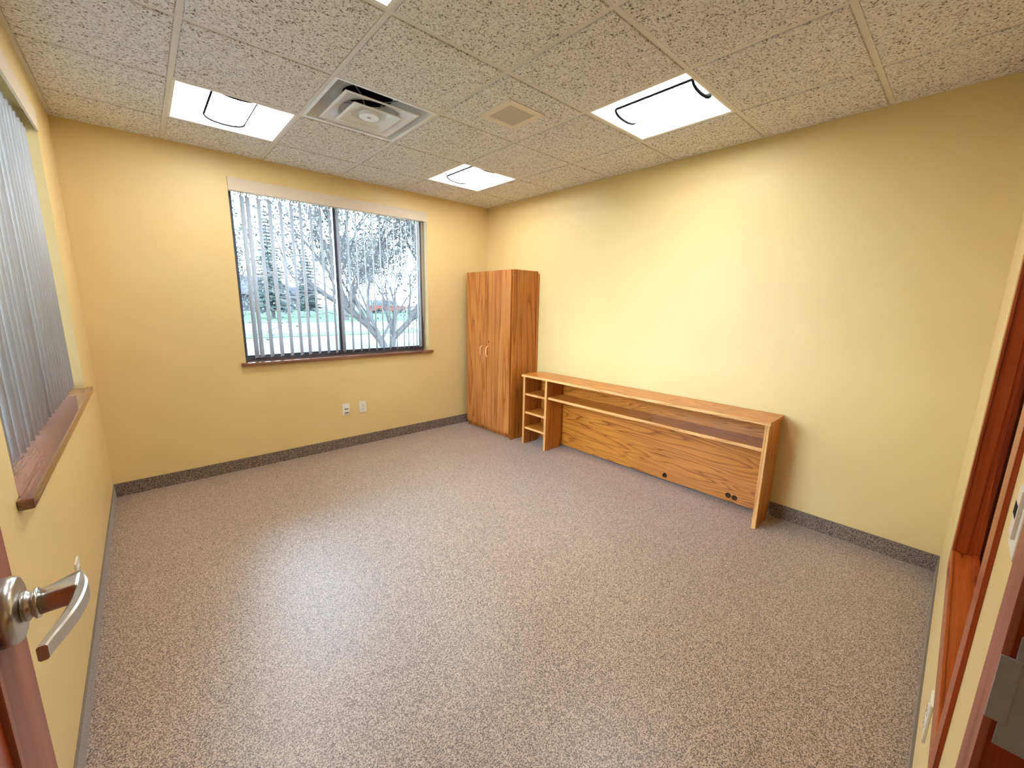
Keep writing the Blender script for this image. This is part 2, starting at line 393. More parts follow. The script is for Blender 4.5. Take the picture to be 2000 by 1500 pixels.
# ------------------------------------------------------------------ air diffuser
root = empty('air_diffuser', ((XS[2] + XS[3]) / 2, (YS[2] + YS[3]) / 2, H), label='white square air diffuser with nested louvres and a dark round duct', cat='diffuser')
h = T / 2 - FL + 0.003
boxes('frame', [(-h, h, -h, -h + 0.018, -0.002, 0.004), (-h, h, h - 0.018, h, -0.002, 0.004), (-h, -h + 0.018, -h + 0.018, h - 0.018, -0.002, 0.004), (h - 0.018, h, -h + 0.018, h - 0.018, -0.002, 0.004)], M['diffuser'], root)
def loft(bm, rings):
    vs = [[bm.verts.new(p) for p in r] for r in rings]; n = len(vs[0])
    for a, b in zip(vs, vs[1:]):
        for k in range(n): bm.faces.new((a[k], a[(k + 1) % n], b[(k + 1) % n], b[k]))
def sq_round(sz, z, mixf, n=48, rad=None):
    out = []
    for k in range(n):
        a = 2 * math.pi * k / n; c, s = math.cos(a), math.sin(a)
        f = 1 / max(abs(c), abs(s)); r = sz * f * (1 - mixf) + (rad or sz) * mixf
        out.append((r * c, r * s, z))
    return out
bm = bmesh.new(); loft(bm, [sq_round(h - 0.018, 0.0, 0), sq_round(h - 0.03, 0.03, 0.0), sq_round(0.235, 0.062, 0.25, rad=0.25), sq_round(0.185, 0.082, 0.8, rad=0.185), sq_round(0.150, 0.088, 1), sq_round(0.142, 0.10, 1)])
fin('pan', bm, M['diffuser'], root, smooth=True)
bm = bmesh.new(); loft(bm, [sq_round(0.142, 0.098, 1), sq_round(0.14, 0.26, 1), sq_round(0.001, 0.26, 1)]); fin('duct', bm, M['dark'], root)
def louvre(sz, z, up, rad, closed):
    bm = bmesh.new()
    rings = [sq_round(sz, z + 0.004, 0), sq_round(sz, z, 0), sq_round(sz - 0.012, z - 0.001, 0), sq_round(sz - 0.03, z + 0.012, 0.1, rad=sz - 0.02), sq_round(sz - 0.055, z + up * 0.7, 0.5, rad=sz - 0.045), sq_round(rad, z + up, 1, rad=rad), sq_round(rad, z + up + 0.002, 1, rad=rad)]
    if closed: rings.append(sq_round(0.001, z + up + 0.002, 1))
    loft(bm, rings); return fin('louvre', bm, M['diffuser'], root, smooth=True)
louvre(0.220, -0.013, 0.022, 0.160, False)
l2 = louvre(0.148, -0.026, 0.024, 0.095, True)
bm = bmesh.new(); lathe(bm, [(-0.020, 0.018), (-0.020, 0.056), (-0.012, 0.058), (0.0, 0.058)], 2, (0, 0, 0), 32); fin('hub', bm, M['diffuser'], l2)
bm = bmesh.new(); lathe(bm, [(-0.0215, 0.010), (-0.020, 0.011)], 2, (0, 0, 0), 16); fin('hub_bolt', bm, M['brownmetal'], l2)
for k in range(4):
    a = math.pi / 4 + k * math.pi / 2
    bm = bmesh.new(); tube(bm, [(0.05 * math.cos(a), 0.05 * math.sin(a), 0.02), (0.10 * math.cos(a), 0.10 * math.sin(a), 0.06), (0.20 * math.cos(a), 0.20 * math.sin(a), 0.07)], 0.003, 6); fin('strut', bm, M['steel'], root)

# ------------------------------------------------------------------ speaker grille
root = empty('ceiling_speaker', (1.536, -1.511, H - 0.005), label='square cream speaker plate with grey grille screwed to a ceiling tile', cat='speaker')
a, b = 0.142, 0.096
boxes('plate', [(-a, a, -a, -b, -0.004, 0), (-a, a, b, a, -0.004, 0), (-a, -b, -b, b, -0.004, 0), (b, a, -b, b, -0.004, 0)], M['plate'], root)
boxes('grille', [(-b, b, -b, b, -0.003, -0.0005)], M['grille'], root)
for sx in (-1, 1):
    for sy in (-1, 1):
        bm = bmesh.new(); lathe(bm, [(-0.0055, 0.0035), (-0.0035, 0.0045)], 2, (sx * 0.128, sy * 0.128, 0), 10); fin('screw', bm, M['grille'], root)

# ------------------------------------------------------------------ windows
def frame_boxes(u0, u1, z0, z1, w, d0, d1):
    return [(u0, u1, d0, d1, z0, z0 + w), (u0, u1, d0, d1, z1 - w, z1), (u0, u0 + w, d0, d1, z0 + w, z1 - w), (u1 - w, u1, d0, d1, z0 + w, z1 - w)]
def make_window(name, loc, rz, sillmat):
    """local x along the wall, local y outward from the room face, width 1.765"""
    Wd = W1 - W0
    root = empty(name, loc, rz, kind='structure')
    zb = 0.932
    boxes('window_frame', frame_boxes(0, Wd, zb, Z1, 0.020, 0.118, 0.20), M['frame'], root)
    mid = Wd * 0.478
    for (u0, u1, d) in ((0.016, mid + 0.016, 0.150), (mid - 0.012, Wd - 0.016, 0.126)):
        s = boxes('sash', frame_boxes(u0, u1, zb + 0.016, Z1 - 0.016, 0.026, d, d + 0.022), M['frame'], root)
        boxes('pane', [(u0 + 0.024, u1 - 0.024, d + 0.009, d + 0.013, zb + 0.04, Z1 - 0.04)], M['glass'], s)
    boxes('mullion_strip', [(mid + 0.012, mid + 0.026, 0.114, 0.1255, zb + 0.03, Z1 - 0.03)], M['frame2'], root)
    boxes('jamb_strip', [(Wd - 0.040, Wd - 0.024, 0.110, 0.1175, zb + 0.03, Z1 - 0.03)], M['frame2'], root)
    bm = bmesh.new(); box(bm, -0.036, Wd + 0.042, -0.032, -0.0005, Z0 - 0.003, zb, bev=0.007); box(bm, 0.001, Wd - 0.001, -0.006, 0.135, Z0 + 0.001, zb)
    fin('window_sill', bm, sillmat, root)
    return root
def slat_mesh():
    bm = bmesh.new(); n = 6; wd = 0.089; vs = []
    for z in (0, 1):
        row = []
        for k in range(n + 1):
            u = -wd / 2 + wd * k / n; row.append((u, 0.005 * (1 - (2 * u / wd) ** 2), 0.957 + z * (2.285 - 0.957)))
        vs.append(row)
    f = [[bm.verts.new(p) for p in r] for r in vs]; g = [[bm.verts.new((p[0], p[1] + 0.0011, p[2])) for p in r] for r in vs]
    for k in range(n):
        bm.faces.new((f[0][k], f[0][k + 1], f[1][k + 1], f[1][k])); bm.faces.new((g[0][k + 1], g[0][k], g[1][k], g[1][k + 1]))
        for z in (0, 1): bm.faces.new((f[z][k], g[z][k], g[z][k + 1], f[z][k + 1]))
    for k in (0, n): bm.faces.new((f[0][k], f[1][k], g[1][k], g[0][k]))
    bmesh.ops.recalc_face_normals(bm, faces=bm.faces)
    me = bpy.data.meshes.new('slat'); bm.to_mesh(me); bm.free(); me.materials.append(M['slat'])
    for p in me.polygons: p.use_smooth = True
    return me
SLAT = slat_mesh()
def clip_mesh():
    bm = bmesh.new(); box(bm, -0.004, 0.004, -0.0015, 0.007, 2.28, 2.306)
    bmesh.ops.recalc_face_normals(bm, faces=bm.faces); me = bpy.data.meshes.new('clip'); bm.to_mesh(me); bm.free(); me.materials.append(M['plastic']); return me
CLIP = clip_mesh()
def make_blind(loc, rz, us, angs, label):
    Wd = W1 - W0
    root = empty('vertical_blind', loc, rz, label=label, cat='blind')
    boxes('valance', [(0.002, Wd - 0.002, -0.006, 0.004, 2.297, Z1 - 0.001)], M['valance'], root)
    boxes('headrail', [(0.004, Wd - 0.004, 0.05, 0.095, 2.305, 2.345)], M['valance'], root)
    for u, a in zip(us, angs):
        s = link('slat', SLAT, root, (u, 0.073, 0)); s.rotation_euler = (0, 0, a)
        link('clip', CLIP, s)
    for k in (0, 1):
        bm = bmesh.new(); tube(bm, [(Wd - 0.03 - 0.012 * k, 0.05, 2.30), (Wd - 0.03 - 0.012 * k, 0.05, 1.25 + 0.05 * k)], 0.0016, 6); fin('cord', bm, M['plastic'], root)
    return root
make_window('window_1', (W0, B, 0), 0, M['sill'])
make_window('window_2', (L, V0, 0), math.pi / 2, M['sill'])
us = [.466, .506, .584, .664, .747, .829, .902, .987, 1.07, 1.148, 1.225, 1.31, 1.393, 1.473, 1.555, 1.632, 1.709, 1.787, 1.872, 1.925, 1.984, 2.026, 2.056]
angs = [math.radians(90 - 31 + random.uniform(-1.5, 1.5)) for u in us]
make_blind((W0, B, 0), 0, [u - W0 for u in us], angs, 'white vertical blind with valance over the window between the two corners')
us2 = [0.05 + 0.078 * k for k in range(22)]
make_blind((L, V0, 0), math.pi / 2, us2, [math.radians(77 + random.uniform(-9, 9)) for u in us2], 'white vertical blind with valance over the window above the open door')

# ------------------------------------------------------------------ near wall: sidelight, doorway
ct = 0.007
cw = 0.080
win3 = empty('window_3', (0, N, 0), 0, kind='structure')
ox0, ox1, oz0, oz1 = SX0 - 0.068, SX1 + 0.066, SZ0 - 0.064, SZ1 + 0.062
for nm, b in (('casing', (ox0, ox0 + cw, 0, ct, oz0, oz1)), ('casing', (ox1 - cw, ox1, 0, ct, oz0, oz1)), ('casing', (ox0 + cw, ox1 - cw, 0, ct, oz0, oz0 + cw)), ('casing', (ox0 + cw, ox1 - cw, 0, ct, oz1 - cw, oz1))):
    boxes(nm, [b], M['cherry'] if b[5] - b[4] > 0.5 else M['cherryh'], win3, bev=0.0015)
jx0, jx1, jz0, jz1 = ox0 + cw - 0.002, ox1 - cw + 0.002, oz0 + cw - 0.002, oz1 - cw + 0.002
for b in ((SX0, jx0, -NT, 0, SZ0, SZ1), (jx1, SX1, -NT, 0, SZ0, SZ1)): boxes('jamb', [b], M['cherry'], win3)
for b in ((jx0, jx1, -NT, 0, SZ0, jz0), (jx0, jx1, -NT, 0, jz1, SZ1)): boxes('jamb', [b], M['cherryh'], win3)
for d0, d1 in ((-0.058, -0.044), (-0.084, -0.070)):
    boxes('glass_stop', frame_boxes(jx0, jx1, jz0, jz1, 0.014, d0, d1), M['cherry'], win3, bev=0.002)
boxes('pane', [(jx0 + 0.002, jx1 - 0.002, -0.067, -0.061, jz0 + 0.002, jz1 - 0.002)], M['glass'], win3)

door = empty('door_1', (0, N, 0), 0, kind='structure')
dx0, dx1 = DX0 + 0.02, 0.459
boxes('casing', [(dx1 - 0.002, dx1 + 0.089, 0, ct, 0, DZ1 + 0.065)], M['cherry_sheen'], door, bev=0.0015)
boxes('casing', [(dx0 - 0.062, dx0 + 0.002, 0, ct, 0, DZ1 + 0.065)], M['cherry_sheen'], door, bev=0.0015)
boxes('casing', [(dx0 + 0.002, dx1 - 0.002, 0, ct, DZ1 - 0.018, DZ1 + 0.065)], M['cherryh'], door, bev=0.0015)
boxes('jamb', [(dx1, DX1, -NT, 0, 0, DZ1)], M['cherry'], door)
boxes('jamb', [(DX0, dx0, -NT, 0, 0, DZ1)], M['cherry'], door)
boxes('jamb', [(dx0, dx1, -NT, 0, DZ1 - 0.018, DZ1)], M['cherryh'], door)
boxes('door_stop', [(dx1 - 0.012, dx1, -0.090, -0.050, 0, DZ1 - 0.018)], M['cherry'], door, bev=0.002)
# strike plate on the right jamb: lip wraps onto the casing
bm = bmesh.new()
box(bm, dx1 - 0.003, dx1 - 0.0002, -0.048, -0.004, 0.955, 1.100, bev=0.0008)
box(bm, dx1 - 0.0034, dx1 - 0.0004, -0.010, 0.0068, 0.985, 1.070, bev=0.0008)
fin('strike_plate', bm, M['steel'], door)
# leaf, opened against the left wall
fx = -0.418; y0, y1 = 0.004, 0.918
boxes('door_leaf', [(fx - 0.044, fx - 0.006, y0, y1, 0.012, 2.10)], M['cherry_sheen'], door)
for a, b in ((y1 - 0.128, y1), (y0, y0 + 0.128)): boxes('stile', [(fx - 0.006, fx, a, b, 0.012, 2.10)], M['cherry_sheen'], door, bev=0.0012)
for a, b in ((0.012, 0.23), (1.95, 2.10)): boxes('rail', [(fx - 0.006, fx, y0 + 0.128, y1 - 0.128, a, b)], M['cherry_sheen'], door, bev=0.0012)
bm = bmesh.new()
for a, b, c, d in ((y1 - 0.140, y1 - 0.128, 0.23, 1.95), (y0 + 0.128, y0 + 0.140, 0.23, 1.95), (y0 + 0.14, y1 - 0.14, 0.23, 0.242), (y0 + 0.14, y1 - 0.14, 1.938, 1.95)): box(bm, fx - 0.006, fx + 0.003, a, b, c, d, bev=0.002)
fin('bead', bm, M['cherry_sheen'], door)
boxes('door_panel', [(fx - 0.006, fx - 0.003, y0 + 0.14, y1 - 0.14, 0.242, 1.938)], M['cherry'], door)
ry, rzv = y1 - 0.072, 1.062
bm = bmesh.new(); lathe(bm, [(0.0, 0.043), (0.010, 0.043), (0.0155, 0.040), (0.017, 0.036), (0.017, 0.02)], 0, (fx, ry, rzv), 40)
rose = fin('rose', bm, M['nickel'], door, smooth=True)
bm = bmesh.new(); lathe(bm, [(0.016, 0.017), (0.020, 0.0195), (0.023, 0.0195), (0.025, 0.0165), (0.027, 0.0165), (0.029, 0.0195), (0.032, 0.0195), (0.033, 0.015)], 0, (fx, ry, rzv), 28)
fin('collar', bm, M['nickel'], rose, smooth=True)
bm = bmesh.new(); nseg = 24; rr_ = []
for tt, mixf in ((0.031, 0.0), (0.044, 0.25), (0.056, 0.7), (0.066, 1.0), (0.070, 1.0)):
    ring = []
    for k in range(nseg):
        a = 2 * math.pi * k / nseg; c_, s_ = math.cos(a), math.sin(a); q_ = max(abs(c_), abs(s_))
        yc, zc = 0.0165 * c_, 0.0165 * s_
        yr, zr = 0.003 + 0.020 * c_ / q_, 0.0125 * s_ / q_
        ring.append(bm.verts.new((fx + tt, ry + yc * (1 - mixf) + yr * mixf, rzv + zc * (1 - mixf) + (zr + 0.004) * mixf)))
    rr_.append(ring)
for a, b in zip(rr_, rr_[1:]):
    for k in range(nseg): bm.faces.new((a[k], a[(k + 1) % nseg], b[(k + 1) % nseg], b[k]))
bm.faces.new(rr_[0]); bm.faces.new(rr_[-1])
fin('neck', bm, M['nickel'], rose, smooth=True)
bm = bmesh.new(); ns = 18; rings = []
for k in range(ns + 1):
    s = k / ns
    yy = ry + 0.024 - 0.144 * s
    xo = fx + 0.069 + 0.006 * math.sin(math.pi * min(1, s * 1.1)) - 0.020 * s * s
    th = 0.015 - 0.006 * s if s > 0.2 else 0.006 + 0.0078 * s / 0.2
    hh = 0.0125 - 0.003 * s
    zz = rzv + 0.004 * (1 - s)
    rings.append([bm.verts.new((xo + dxx * th / 2, yy, zz + dz)) for dxx, dz in ((-1, -hh * 0.8), (-0.6, -hh), (0.6, -hh), (1, -hh * 0.8), (1, hh * 0.8), (0.6, hh), (-0.6, hh), (-1, hh * 0.8))])
for a, b in zip(rings, rings[1:]):
    for k in range(8): bm.faces.new((a[k], a[(k + 1) % 8], b[(k + 1) % 8], b[k]))
bm.faces.new(rings[0]); bm.faces.new(rings[-1])
fin('lever', bm, M['nickel'], rose)

# ------------------------------------------------------------------ outlets and switch
def outlet(loc, rz, label, kind='duplex'):
    """local x across, local -y into the room"""
    r = empty('wall_outlet', loc, rz, label=label, cat='outlet')
    boxes('cover_plate', [(-0.035, 0.035, -0.006, 0, -0.0575, 0.0575)], M['plastic'], r, bev=0.002)
    if kind == 'duplex':
        for s in (-1, 1):
            bm = bmesh.new(); lathe(bm, [(-0.0085, 0.0165), (-0.0055, 0.0172)], 1, (0, 0, s * 0.0195), 20); f = fin('receptacle', bm, M['plastic'], r)
            boxes('slot', [(-0.008, -0.0055, -0.0089, -0.008, s * 0.0195 - 0.001, s * 0.0195 + 0.008), (0.0055, 0.008, -0.0089, -0.008, s * 0.0195 - 0.001, s * 0.0195 + 0.007), (-0.002, 0.002, -0.0089, -0.008, s * 0.0195 - 0.009, s * 0.0195 - 0.005)], M['dark'], f)
        bm = bmesh.new(); lathe(bm, [(-0.0075, 0.003), (-0.0055, 0.0035)], 1, (0, 0, 0), 10); fin('screw', bm, M['grille'], r)
    else:
        boxes('insert', [(-0.021, 0.021, -0.008, -0.005, -0.046, 0.046)], M['plastic'], r, bev=0.001)
        for z in (0.017, -0.020):
            j = boxes('jack', [(-0.020, 0.020, -0.012, -0.0075, z - 0.010, z + 0.010)], M['plastic'], r, bev=0.001)
            boxes('port', [(-0.018, 0.018, -0.0122, -0.009, z - 0.017, z - 0.010)], M['dark'], j)
    return r
outlet((1.172, B, 0.396), 0, 'white data plate with two dark ports on wall below the window', 'data')
outlet((1.341, B, 0.396), 0, 'white duplex power outlet beside the data plate below the window')
outlet((L, -1.36, 0.400), math.pi / 2, 'white outlet plate on the wall behind the door lever')
outlet((1.20, N, 0.400), math.pi, 'white outlet plate on the wall under the wood framed sidelight')
sw = empty('light_switch', (0.606, N, 1.195), math.pi, label='white switch plate with dark marks between sidelight and door frame', cat='switch')
boxes('cover_plate', [(-0.035, 0.035, -0.006, 0, -0.0575, 0.0575)], M['plastic'], sw, bev=0.002)
boxes('rocker', [(-0.017, 0.017, -0.010, -0.0055, -0.034, 0.034)], M['plastic'], sw, bev=0.001)
for k in range(4): boxes('slot', [(-0.015 + 0.008 * k, -0.012 + 0.008 * k, -0.0105, -0.0095, -0.006, 0.012)], M['dark'], sw)  # row of thin dark bars across the rocker

# ------------------------------------------------------------------ wardrobe
WX0, WX1, WY0, WY1, WZ = 2.606, 2.955, -0.380, 0.398, 1.80
wr = empty('wardrobe', ((WX0 + WX1) / 2, (WY0 + WY1) / 2, 0), label='tall two-door oak veneer wardrobe standing in the corner', cat='wardrobe')
cx, cy = (WX0 + WX1) / 2, (WY0 + WY1) / 2
def wb(name, b, mat, par, bev=0.001): return boxes(name, [(b[0] - cx, b[1] - cx, b[2] - cy, b[3] - cy, b[4], b[5])], mat, par, bev=bev)
pt = 0.018
wb('side_panel', (WX0, WX1, WY0, WY0 + pt, 0, WZ), M['oakd'], wr)
wb('side_panel', (WX0, WX1, WY1 - pt, WY1, 0, WZ), M['oakd'], wr)
wb('top_panel', (WX0, WX1, WY0 + pt, WY1 - pt, WZ - pt, WZ - 0.001), M['oakd'], wr)
wb('bottom_panel', (WX0, WX1, WY0 + pt, WY1 - pt, 0.07, 0.07 + pt), M['oakd'], wr)
wb('kick_board', (WX0 + 0.03, WX0 + 0.046, WY0 + pt, WY1 - pt, 0, 0.07), M['oakd'], wr)
wb('back_panel', (WX1 - 0.002, WX1 + 0.005, WY0 - 0.018, WY1, 0.11, WZ - 0.028), M['oakd'], wr)
gap = 0.031
for a, b in ((WY0 + 0.021, gap - 0.0018), (gap + 0.0018, WY1 - 0.001)):
    d = wb('door', (WX0 - 0.019, WX0 - 0.001, a, b, 0.062, WZ - 0.002), M['oakv'], wr)
    hy = (gap - 0.028) if a < 0 else (gap + 0.075)
    X = WX0 - 0.019 - cx
    bm = bmesh.new(); path = [(X + 0.002, hy - cy, 0.985), (X - 0.018, hy - cy, 0.982), (X - 0.027, hy - cy, 0.968), (X - 0.030, hy - cy, 0.93), (X - 0.027, hy - cy, 0.892), (X - 0.018, hy - cy, 0.878), (X + 0.002, hy - cy, 0.875)]
    tube(bm, path, 0.0062, 10); fin('pull_handle', bm, M['handle'], d, smooth=True)
    if a < 0:
        bm = bmesh.new(); lathe(bm, [(-0.004, 0.007), (0.001, 0.009)], 0, (X, gap - 0.040 - cy, 1.04), 16); fin('lock', bm, M['dark'], d)

# ------------------------------------------------------------------ long low shelf unit
A = Vector((2.640, -0.524, 0)); Bp = Vector((2.672, -2.763, 0))
ang = math.atan2(Bp.y - A.y, Bp.x - A.x); LEN = (Bp - A).length
hu = empty('shelf_unit', A, ang, label='long low oak shelf unit with three small cubbies beside the wardrobe', cat='shelf unit')
bm = bmesh.new(); box(bm, -0.012, LEN + 0.008, -0.014, 0.282, 0.722, 0.744, bev=0.003); fin('top_board', bm, M['oakh'], hu)
boxes('edge_strip', [(-0.012, LEN + 0.008, -0.017, -0.0135, 0.7225, 0.7435)], M['oake'], hu)
ep = 0.026
prof = [(0.0, 0.0), (0.215, 0.0), (0.250, 0.045), (0.254, 0.115), (0.272, 0.122), (0.272, 0.7215), (0.0, 0.7215)]
for a in (0.0, 0.305, LEN - ep):
    bm = bmesh.new(); prism(bm, prof, 0, a, a + ep); p = fin('upright', bm, M['oakp'], hu)
    boxes('edge_strip', [(a + 0.0005, a + ep - 0.0005, -0.003, 0.0005, 0, 0.7215)], M['oakev'], p)
for z in (0.548, 0.352, 0.187):
    s = boxes('cubby_shelf', [(ep, 0.305, 0.012, 0.262, z - 0.022, z)], M['oakh'], hu)
    boxes('edge_strip', [(ep, 0.305, 0.009, 0.0125, z - 0.0218, z - 0.0002)], M['oake'], s)
s = boxes('long_shelf', [(0.305 + ep, LEN - ep, 0.020, 0.250, 0.534, 0.556)], M['oakh'], hu)
boxes('edge_strip', [(0.305 + ep, LEN - ep, 0.0165, 0.0205, 0.5342, 0.5558)], M['oake'], s)
# back panel with cable holes cut through
def back_panel():
    holes = [(1.468, 0.050, 0.017), (1.972, 0.060, 0.017), (2.016, 0.056, 0.017)]
    y0, y1 = 0.256, 0.264; zb, zt = 0.016, 0.7215; u0, u1 = ep, LEN - ep
    bm = bmesh.new(); box(bm, u0, u1, y0, y1, zb, zt)
    o = fin('back_panel', bm, M['oakh'], hu)
    cuts = bmesh.new()
    for u, z, r in holes: lathe(cuts, [(y0 - 0.02, r), (y1 + 0.02, r)], 1, (u, 0, z), 20)
    cme = bpy.data.meshes.new('cut'); bmesh.ops.recalc_face_normals(cuts, faces=cuts.faces); cuts.to_mesh(cme); cuts.free()
    co = bpy.data.objects.new('cut', cme); COL.objects.link(co); co.parent = hu
    md = o.modifiers.new('b', 'BOOLEAN'); md.object = co; md.operation = 'DIFFERENCE'; md.solver = 'EXACT'; md.use_self = True
    dg = bpy.context.evaluated_depsgraph_get(); dg.update()
    me = bpy.data.meshes.new_from_object(o.evaluated_get(dg)); o.modifiers.remove(md); o.data = me
    bpy.data.objects.remove(co); 
    for u, z, r in holes:
        bm = bmesh.new()
        n = 20; va = []; 
        for k in range(n):
            a = 2 * math.pi * k / n; va.append([(u + rr * math.cos(a), yy, z + rr * math.sin(a)) for rr, yy in ((r, y0 - 0.002), (r + 0.003, y0 - 0.002), (r + 0.003, y0 + 0.0005), (r, y0 + 0.0005))])
        vv = [[bm.verts.new(p) for p in q] for q in va]
        for k in range(n):
            p, q = vv[k], vv[(k + 1) % n]
            for j in range(4): bm.faces.new((p[j], p[(j + 1) % 4], q[(j + 1) % 4], q[j]))
        fin('grommet', bm, M['rim'], o)
back_panel()

# ================================================================== OUTSIDE
G = -0.15
boxes('ground', [(-70, 110, B + 0.3, 150, G - 0.3, G), (-110, L - 0.3, -70, B + 0.3, G - 0.3, G)], M['lot'], kind='structure')
boxes('lawn_strip', [(-60, 100, 16.2, 18.6, G, G + 0.03)], M['grass'], kind='structure')
boxes('lawn_field', [(-60, 110, 29, 70, G, G + 0.04)], M['grass'], kind='structure')
boxes('lawn_side', [(-60, -6, -40, 12, G, G + 0.03)], M['grass'], kind='structure')

def grow(bm, bm2, p, d, ln, r, lvl, maxl, rng, tips, spread):
    n = 3; pts = [p.copy()]; rad = [r]; q = p.copy(); dd = d.copy()
    for k in range(n):
        dd = (dd + Vector((rng.uniform(-1, 1), rng.uniform(-1, 1), rng.uniform(-0.5, 0.9))) * 0.16).normalized()
        q = q + dd * ln / n; pts.append(q.copy()); rad.append(r * (1 - 0.45 * (k + 1) / n))
    tube(bm if lvl < 2 else bm2, pts, rad, 7 if lvl == 0 else (5 if lvl < 2 else 3), cap=lvl < 2)
    if lvl >= maxl: tips.append(q); return
    m = rng.choice((2, 3, 3)) if lvl else rng.choice((3, 4))
    for k in range(m):
        t_ = rng.uniform(0.45, 1.0) if k else 1.0; i = min(n - 1, int(t_ * n)); base = pts[i].lerp(pts[i + 1], t_ * n - i) if t_ < 1 else pts[-1]
        az = rng.uniform(0, 2 * math.pi); sp = rng.uniform(0.35, 0.9) * spread
        u = dd.orthogonal().normalized(); v = dd.cross(u)
        nd_ = (dd * math.cos(sp) + (u * math.cos(az) + v * math.sin(az)) * math.sin(sp)).normalized()
        grow(bm, bm2, base, nd_, ln * rng.uniform(0.62, 0.86), max(0.008, rad[-1] * rng.uniform(0.6, 0.85)), lvl + 1, maxl, rng, tips, spread)
def bare_tree(x, y, ht, r, seed, label, maxl=6, stems=None, leafy=260):
    rng = random.Random(seed)
    root = empty('bare_tree', (x, y, G), label=label, cat='tree')
    b1, b2 = bmesh.new(), bmesh.new(); tips = []
    if stems:
        for pts, rr in stems:
            pts = [Vector(q) for q in pts]
            tube(b1, pts, [rr * (1 - 0.4 * k / (len(pts) - 1)) for k in range(len(pts))], 8)
            for k in range(1, len(pts)):
                d = (pts[k] - pts[k - 1]).normalized()
                for _ in range(4):
                    nd_ = (d + Vector((rng.uniform(-1, 1), rng.uniform(-1, 1), rng.uniform(-0.2, 0.8))) * 0.8).normalized()
                    grow(b1, b2, pts[k], nd_, ht * 0.22, rr * 0.5, 2, maxl, rng, tips, 1.0)
    else: grow(b1, b2, Vector((0, 0, 0)), Vector((0, 0, 1)), ht * 0.30, r, 0, maxl, rng, tips, 1.0)
    fin('trunk', b1, M['bark'], root); fin('branches', b2, M['twig'], root)
    if leafy and tips:
        bm = bmesh.new()
        for _ in range(leafy):
            c = rng.choice(tips) + Vector((rng.uniform(-1, 1), rng.uniform(-1, 1), rng.uniform(-1, 1))) * 0.6
            s = rng.uniform(0.025, 0.055) * max(1, ht / 9); a = Vector((rng.uniform(-1, 1), rng.uniform(-1, 1), rng.uniform(-1, 1))).normalized(); u = a.orthogonal().normalized() * s; v = a.cross(u)
            bm.faces.new([bm.verts.new(c + q) for q in (u, v, -u, -v)])
        fin('buds', bm, M['bud'], root, kind='stuff')
    return root
bare_tree(5.55, 8.9, 8, 0.2, 3, 'near bare tree forking low into two leaning stems on the pale lot', 7, leafy=16000, stems=[
    ([(0.0, 0, -0.05), (-0.12, 0.1, 0.35), (-0.45, 0.3, 0.85), (-0.95, 0.6, 1.35), (-1.15, 0.8, 2.2), (-1.1, 1.0, 3.6)], 0.13),
    ([(0.15, 0, -0.05), (0.25, 0, 0.45), (0.75, -0.1, 0.95), (1.15, -0.2, 1.6), (1.2, -0.2, 2.8), (1.0, 0, 4.0)], 0.11),
    ([(-0.95, 0.6, 1.35), (-0.5, 0.7, 2.3), (0.1, 0.7, 3.1), (0.9, 0.8, 4.2)], 0.06)])
spots = [(12.4, 31, 8.0, .24, 'bare tree with many twigs standing behind the far lawn strip'), (22.4, 33.5, 9.5, .26, 'broad bare tree standing in front of the parked van'),
         (29.5, 42.5, 11, .28, 'bare tree standing past the parked van'), (7.8, 51, 11, .28, 'bare tree rising behind the taller spruce'),
         (0.0, 43, 11, .28, 'bare tree in front of the grey house'), (17.2, 45.5, 10, .28, 'bare tree between shed and spruce, behind the wire fence'),
         (24.5, 61, 13, .32, 'tall bare tree rising behind the parked van'), (40, 63, 12, .34, 'tall bare tree at the far end of the lawn')]
for k, (x, y, ht, r, lb) in enumerate(spots): bare_tree(x, y, ht, r, 20 + k, lb, 7, leafy=14000)
for k, (x, y, ht) in enumerate([(-9, 2, 8), (-12, 9, 9), (-7.5, 14, 9)]):
    bare_tree(x, y, ht, 0.25, 60 + k, ['bare tree outside beside the window next to the door', 'bare tree on the side lawn, farther along', 'bare tree at the corner of the side lawn'][k], 5, leafy=500)
def spruce(x, y, ht, wd, seed, label):
    rng = random.Random(seed); root = empty('spruce_tree', (x, y, G), label=label, cat='tree')
    bm = bmesh.new(); tube(bm, [(0, 0, 0), (0, 0, ht)], [0.16, 0.02], 7); fin('trunk', bm, M['bark'], root)
    bm = bmesh.new(); z = 0.8
    while z < ht - 0.1:
        f = 1 - z / ht; ln = wd * (f ** 0.8) + 0.12
        for k in range(9):
            a = rng.uniform(0, 2 * math.pi); l = ln * rng.uniform(0.6, 1.1); c, s = math.cos(a), math.sin(a)
            tube(bm, [(0, 0, z), (c * l * .5, s * l * .5, z - 0.02 * l), (c * l, s * l, z - 0.18 * l)], [0.10 * f + 0.05, 0.13 * f + 0.05, 0.02], 4, cap=False)
            for _ in range(3):
                t_ = rng.uniform(0.3, 0.95); b = a + rng.choice((-1, 1)) * rng.uniform(.5, .9); m = l * 0.4
                tube(bm, [(c * l * t_, s * l * t_, z - 0.1 * l * t_), (c * l * t_ + math.cos(b) * m, s * l * t_ + math.sin(b) * m, z - 0.1 * l * t_ - 0.15 * m)], [0.06 * f + .03, 0.012], 3, cap=False)
        z += 0.27
    fin('needles', bm, M['needle'], root); return root
spruce(8.1, 36, 8.9, 1.6, 5, 'tall blue-green spruce in front of the grey house')
spruce(11.6, 38.5, 6.8, 1.4, 6, 'shorter spruce beside the tall one')

